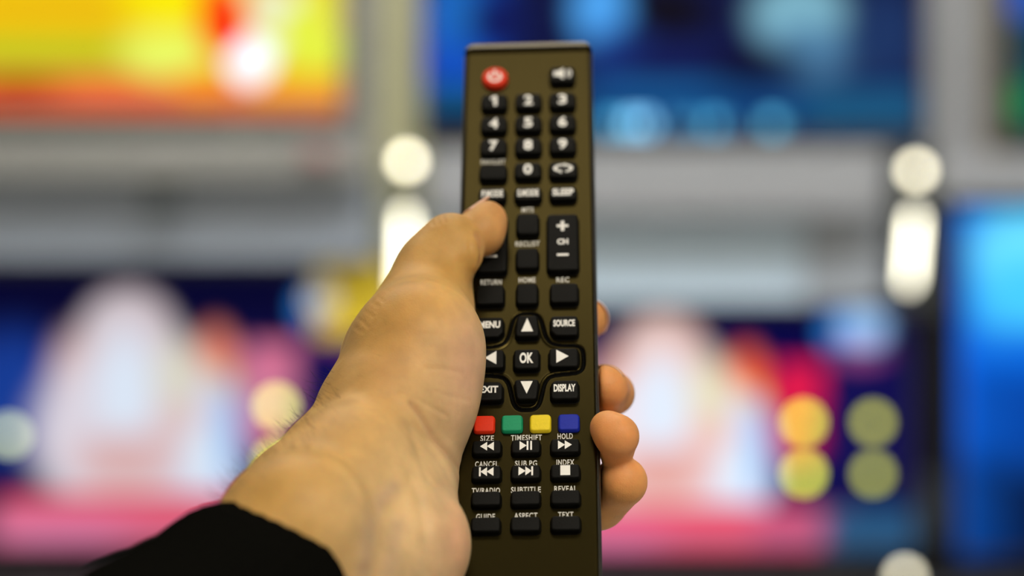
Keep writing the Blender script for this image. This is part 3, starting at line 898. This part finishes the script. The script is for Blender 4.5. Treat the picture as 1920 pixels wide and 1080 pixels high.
disp += facing * front * 0.45 * np.exp(-(ridge / 2.6) ** 2)
ridge = line_d([(790, 900), (815, 980), (822, 1070)])
disp += facing * front * 0.35 * np.exp(-(ridge / 2.4) ** 2)
V = V + G * disp[:, None]

# skin pigment: warm flush at fingertips, pinker palm, bluish vein, tanned back of the arm, deepened where over-lit
Cn = {k: W(v[0], v[1], v[2]) for k, v in S.items()}
base = np.array([0.60, 0.345, 0.09])
skin = np.tile(base, (len(V), 1))
def blend(mask, rgb):
    global skin
    skin = skin * (1 - mask[:, None]) + np.array(rgb) * mask[:, None]
def near_pt(p, r): return np.exp(-(np.linalg.norm(V - p, axis=1) / r) ** 2)
def px_blob(x, y, rx, ry): return facing * np.exp(-(((PXY[:, 0] - x) / rx) ** 2 + ((PXY[:, 1] - y) / ry) ** 2))
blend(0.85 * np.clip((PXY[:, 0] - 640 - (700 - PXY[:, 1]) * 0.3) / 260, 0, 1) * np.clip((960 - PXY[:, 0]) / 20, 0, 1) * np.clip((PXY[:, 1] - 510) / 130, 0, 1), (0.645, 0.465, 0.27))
blend(0.55 * px_blob(700, 940, 130, 120), (0.67, 0.465, 0.225))
blend(0.55 * px_blob(880, 690, 50, 110), (0.62, 0.34, 0.25))
blend(0.5 * px_blob(865, 1010, 45, 90), (0.70, 0.34, 0.22))
blend(0.7 * px_blob(745, 565, 75, 100), (0.58, 0.27, 0.055))
blend(0.55 * px_blob(715, 690, 60, 70), (0.56, 0.28, 0.10))
blend(0.55 * px_blob(600, 800, 60, 60), (0.55, 0.31, 0.11))
blend(0.6 * px_blob(820, 410, 40, 26), (0.50, 0.24, 0.07))
for nm, r, a in (('ta', 12, 0.75), ('tb', 12, 0.55), ('m4', 16, 0.9), ('m3', 14, 0.8), ('r5', 14, 0.95), ('r3', 12, 0.6), ('p4', 13, 0.75), ('p3', 14, 0.6), ('i3', 14, 0.8)):
    blend(a * near_pt(Cn[nm], r), (0.76, 0.30, 0.115) if nm[0] != 't' else (0.66, 0.29, 0.14))
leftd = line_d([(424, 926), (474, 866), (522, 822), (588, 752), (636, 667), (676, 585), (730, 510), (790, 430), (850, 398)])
blend(0.8 * np.clip(1.25 - leftd / 22, 0, 1), (0.43, 0.245, 0.07))  # real tan, painted darker to offset strong light on this edge
vein = line_d([(735, 915), (708, 945), (690, 1000), (682, 1070)])
blend(0.45 * facing * front * np.exp(-(vein / 2.6) ** 2), (0.42, 0.30, 0.24))
vein = line_d([(745, 985), (738, 1020), (730, 1075)])
blend(0.35 * facing * front * np.exp(-(vein / 3.0) ** 2), (0.42, 0.30, 0.24))
vein = line_d([(640, 600), (655, 680), (640, 760)])
blend(0.25 * facing * np.exp(-(vein / 4.0) ** 2), (0.40, 0.26, 0.12))
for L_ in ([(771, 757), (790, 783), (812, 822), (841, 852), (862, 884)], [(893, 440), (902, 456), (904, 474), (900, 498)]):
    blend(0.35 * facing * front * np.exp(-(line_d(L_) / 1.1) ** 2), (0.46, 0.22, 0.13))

def skin_material():
    m = mat('skin', (0.6, 0.38, 0.2), 0.5)
    nt = m.node_tree; L = nt.links.new
    b = nt.nodes['Principled BSDF']
    at = nt.nodes.new('ShaderNodeAttribute'); at.attribute_name = 'pigment'
    tc = nt.nodes.new('ShaderNodeTexCoord')
    n = nt.nodes.new('ShaderNodeTexNoise'); n.inputs['Scale'].default_value = 110; n.inputs['Detail'].default_value = 5
    L(tc.outputs['Object'], n.inputs['Vector'])
    mr = nt.nodes.new('ShaderNodeMapRange'); mr.inputs['From Min'].default_value = 0.3; mr.inputs['From Max'].default_value = 0.7
    mr.inputs['To Min'].default_value = 0.88; mr.inputs['To Max'].default_value = 1.10
    L(n.outputs['Fac'], mr.inputs['Value'])
    vm = nt.nodes.new('ShaderNodeVectorMath'); vm.operation = 'SCALE'
    L(at.outputs['Color'], vm.inputs[0]); L(mr.outputs[0], vm.inputs['Scale'])
    L(vm.outputs[0], b.inputs['Base Color'])
    v = nt.nodes.new('ShaderNodeTexVoronoi'); v.inputs['Scale'].default_value = 1100; v.feature = 'DISTANCE_TO_EDGE'
    L(tc.outputs['Object'], v.inputs['Vector'])
    n2 = nt.nodes.new('ShaderNodeTexNoise'); n2.inputs['Scale'].default_value = 420; n2.inputs['Detail'].default_value = 5
    L(tc.outputs['Object'], n2.inputs['Vector'])
    ad = nt.nodes.new('ShaderNodeMath'); ad.operation = 'MULTIPLY_ADD'; ad.inputs[1].default_value = 0.5
    L(v.outputs['Distance'], ad.inputs[0]); L(n2.outputs['Fac'], ad.inputs[2])
    bp = nt.nodes.new('ShaderNodeBump'); bp.inputs['Strength'].default_value = 0.5; bp.inputs['Distance'].default_value = 0.00025
    L(ad.outputs[0], bp.inputs['Height']); L(bp.outputs[0], b.inputs['Normal'])
    b.inputs['Subsurface Weight'].default_value = 0.35
    b.inputs['Subsurface Radius'].default_value = (1.0, 0.35, 0.15)
    b.inputs['Subsurface Scale'].default_value = 0.0035
    b.inputs['Specular IOR Level'].default_value = 0.28
    return m
M_skin = skin_material()
def to_m(P): return np.asarray(P) * MM + np.array([0, 0, CAM_H])
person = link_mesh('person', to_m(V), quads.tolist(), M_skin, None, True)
ca = person.data.color_attributes.new('pigment', 'FLOAT_COLOR', 'POINT')
ca.data.foreach_set('color', np.concatenate([skin, np.ones((len(V), 1))], 1).astype(np.float32).ravel())
tag(person, 'left hand and wrist of a person in a black ribbed sleeve gripping the remote control', 'person')

# fingernails: curved plates on the far side of each fingertip
M_nail = mat('fingernail', (0.62, 0.36, 0.25), 0.25)
def nail(tip, prev, dorsal, rr_, length, label=None):
    c = Cn[tip]; d = Cn[tip] - Cn[prev]; d /= np.linalg.norm(d)
    dn = np.array(dorsal, float); dn -= d * (dn @ d); dn /= np.linalg.norm(dn); s = np.cross(d, dn)
    r = S[tip][3] * S[tip][2] / FPX
    vs, fs = [], []
    nu, nv = 9, 9
    for lay in (0, 1):
        for i in range(nv):
            t = -0.45 + 1.0 * i / (nv - 1)
            for j in range(nu):
                a = math.radians(-50 + 100 * j / (nu - 1))
                rad = r * rr_ + (0.02 if lay else -0.5) - 0.9 * max(0, t) ** 2
                e = 1 - 0.16 * (abs(j - 4) / 4) ** 2
                vs.append(to_m(c + d * (t * length * e) + (dn * math.cos(a) + s * math.sin(a)) * rad))
    k = nu * nv
    for i in range(nv - 1):
        for j in range(nu - 1):
            a = i * nu + j
            fs.append((a + k, a + k + 1, a + k + nu + 1, a + k + nu)); fs.append((a, a + nu, a + nu + 1, a + 1))
    for j in range(nu - 1):
        fs.append((j, j + 1, j + 1 + k, j + k)); b_ = (nv - 1) * nu + j; fs.append((b_, b_ + k, b_ + 1 + k, b_ + 1))
    for i in range(nv - 1):
        a = i * nu; fs.append((a, a + k, a + nu + k, a + nu)); b_ = a + nu - 1; fs.append((b_, b_ + nu, b_ + nu + k, b_ + k))
    o = link_mesh('fingernail', vs, fs, M_nail, person, True)
nail('ta', 'ip', (-0.25, 0.55, 0.85), 1.0, 11)
nail('m4', 'm3', (0.3, 1.0, 0.2), 0.97, 7)
nail('r5', 'r4', (0.75, 0.7, -0.3), 0.98, 7)
nail('p4', 'p3', (0.2, 1.0, 0.0), 0.97, 7)
nail('i3', 'i2', (0.7, 0.9, 0.3), 1.0, 9)

# black ribbed sleeve
def sleeve():
    secs = [((470, 1140, 703), 32.6), ((467, 1143, 701.5), 34.0), ((465, 1145, 700), 34.6), ((462, 1148, 697), 34.9), ((420, 1188, 684), 35.4), ((329, 1267, 650), 37.5), ((161, 1413, 600), 41), ((-144, 1680, 520), 46), ((-420, 1900, 460), 50)]
    C0 = [W(*s) for s, _ in secs]; R0 = [r for _, r in secs]
    # resample
    t_ = np.array([0] + list(np.cumsum([np.linalg.norm(b - a) for a, b in zip(C0[:-1], C0[1:])])))
    tt = np.concatenate([t_[:4], np.linspace(t_[3] + 1.5, t_[-1], 110)])
    cen = np.stack([np.interp(tt, t_, [c[i] for c in C0]) for i in range(3)], 1); rad = np.interp(tt, t_, R0)
    ax = W(329, 1267, 650) - W(465, 1145, 700); ax /= np.linalg.norm(ax)
    side = np.cross(ax, (0, 0, 1)); side /= np.linalg.norm(side); up = np.cross(side, ax)
    N = 360; vs = []; fs = []
    def ringpts(c, r, s, amp, ph=0):
        for i in range(N):
            a = 2 * math.pi * i / N
            rb = amp * (abs(math.cos(a * 20)) ** 0.7 - 0.6)
            wob = 0.5 * math.sin(3 * a + s * 0.05) * min(1, s / 30)
            p = c + (side * math.cos(a) + up * math.sin(a)) * (r + rb + wob)
            vs.append(to_m(p))
    # inner wall then outer wall
    ringpts(cen[0] + ax * 14, 31.0, 0, 0); ringpts(cen[0] + ax * 1.0, 31.6, 0, 0.1)
    for k, (c, r) in enumerate(zip(cen, rad)):
        ringpts(c, r + 0.5 * math.sin(k * 0.5) * min(1, k / 30), tt[k], min(0.6, 0.1 + 0.025 * k))
    n = len(cen) + 2
    for j in range(n - 1):
        for i in range(N):
            fs.append((j*N+i, (j+1)*N+i, (j+1)*N+(i+1) % N, j*N+(i+1) % N))
    m = mat('black_ribbed_knit', (0.0035, 0.0035, 0.003), 0.95, spec=0.0, noise=(1800, 0.5, 0.6))
    m.node_tree.nodes['Principled BSDF'].inputs['Sheen Weight'].default_value = 0.0
    return link_mesh('sleeve', vs, fs, m, person, True)
sleeve()['label'] = 'black ribbed knit sleeve cuff'

# dark arm hairs along the thumb side of the wrist
def hairs():
    rnd = random.Random(5)
    l0 = line_d([(600, 742), (556, 797), (521, 822), (474, 866), (430, 920)])
    cand = np.argwhere((l0 < 9) & (PXY[:, 0] < 640) & (G[:, 0] < 0.2)).ravel()
    l1 = line_d([(650, 630), (620, 720), (540, 830), (470, 900)])
    cand2 = np.argwhere((l1 < 14) & (facing > 0)).ravel()
    vs, fs = [], []
    for q in range(300):
        i = rnd.choice(cand) if q < 255 else rnd.choice(cand2)
        p = V[i].copy(); nn = G[i]
        ln = rnd.uniform(3, 8) if q < 255 else rnd.uniform(1.5, 3.5)
        flow = np.array([-0.55 + rnd.uniform(-.35, .35), rnd.uniform(-.3, .3), 0.15 + rnd.uniform(-.4, .5)])
        dirv = nn * (0.9 if q < 255 else 0.25) + flow; dirv /= np.linalg.norm(dirv)
        curl = np.array([rnd.uniform(-.1, .3), rnd.uniform(-.2, .2), rnd.uniform(-.1, .45)])
        n0 = len(vs); K = 5
        for k in range(K + 1):
            r = (0.05 if q < 255 else 0.022) * (1 - 0.75 * k / K)
            s1 = np.cross(dirv, (0, 1, 0)); s1 /= np.linalg.norm(s1) + 1e-9; s2 = np.cross(dirv, s1)
            for a in (0, 2.094, 4.189):
                vs.append(to_m(p + (s1 * math.cos(a) + s2 * math.sin(a)) * r))
            p = p + dirv * ln / K; dirv = dirv + curl * 0.28; dirv /= np.linalg.norm(dirv)
        for k in range(K):
            for a in range(3):
                fs.append((n0+3*k+a, n0+3*k+(a+1) % 3, n0+3*k+3+(a+1) % 3, n0+3*k+3+a))
    o = link_mesh('arm_hair', vs, fs, mat('arm_hair', (0.02, 0.012, 0.008), 0.5), person)
    o['kind'] = 'stuff'
    o['label'] = 'dark arm hair'
hairs()
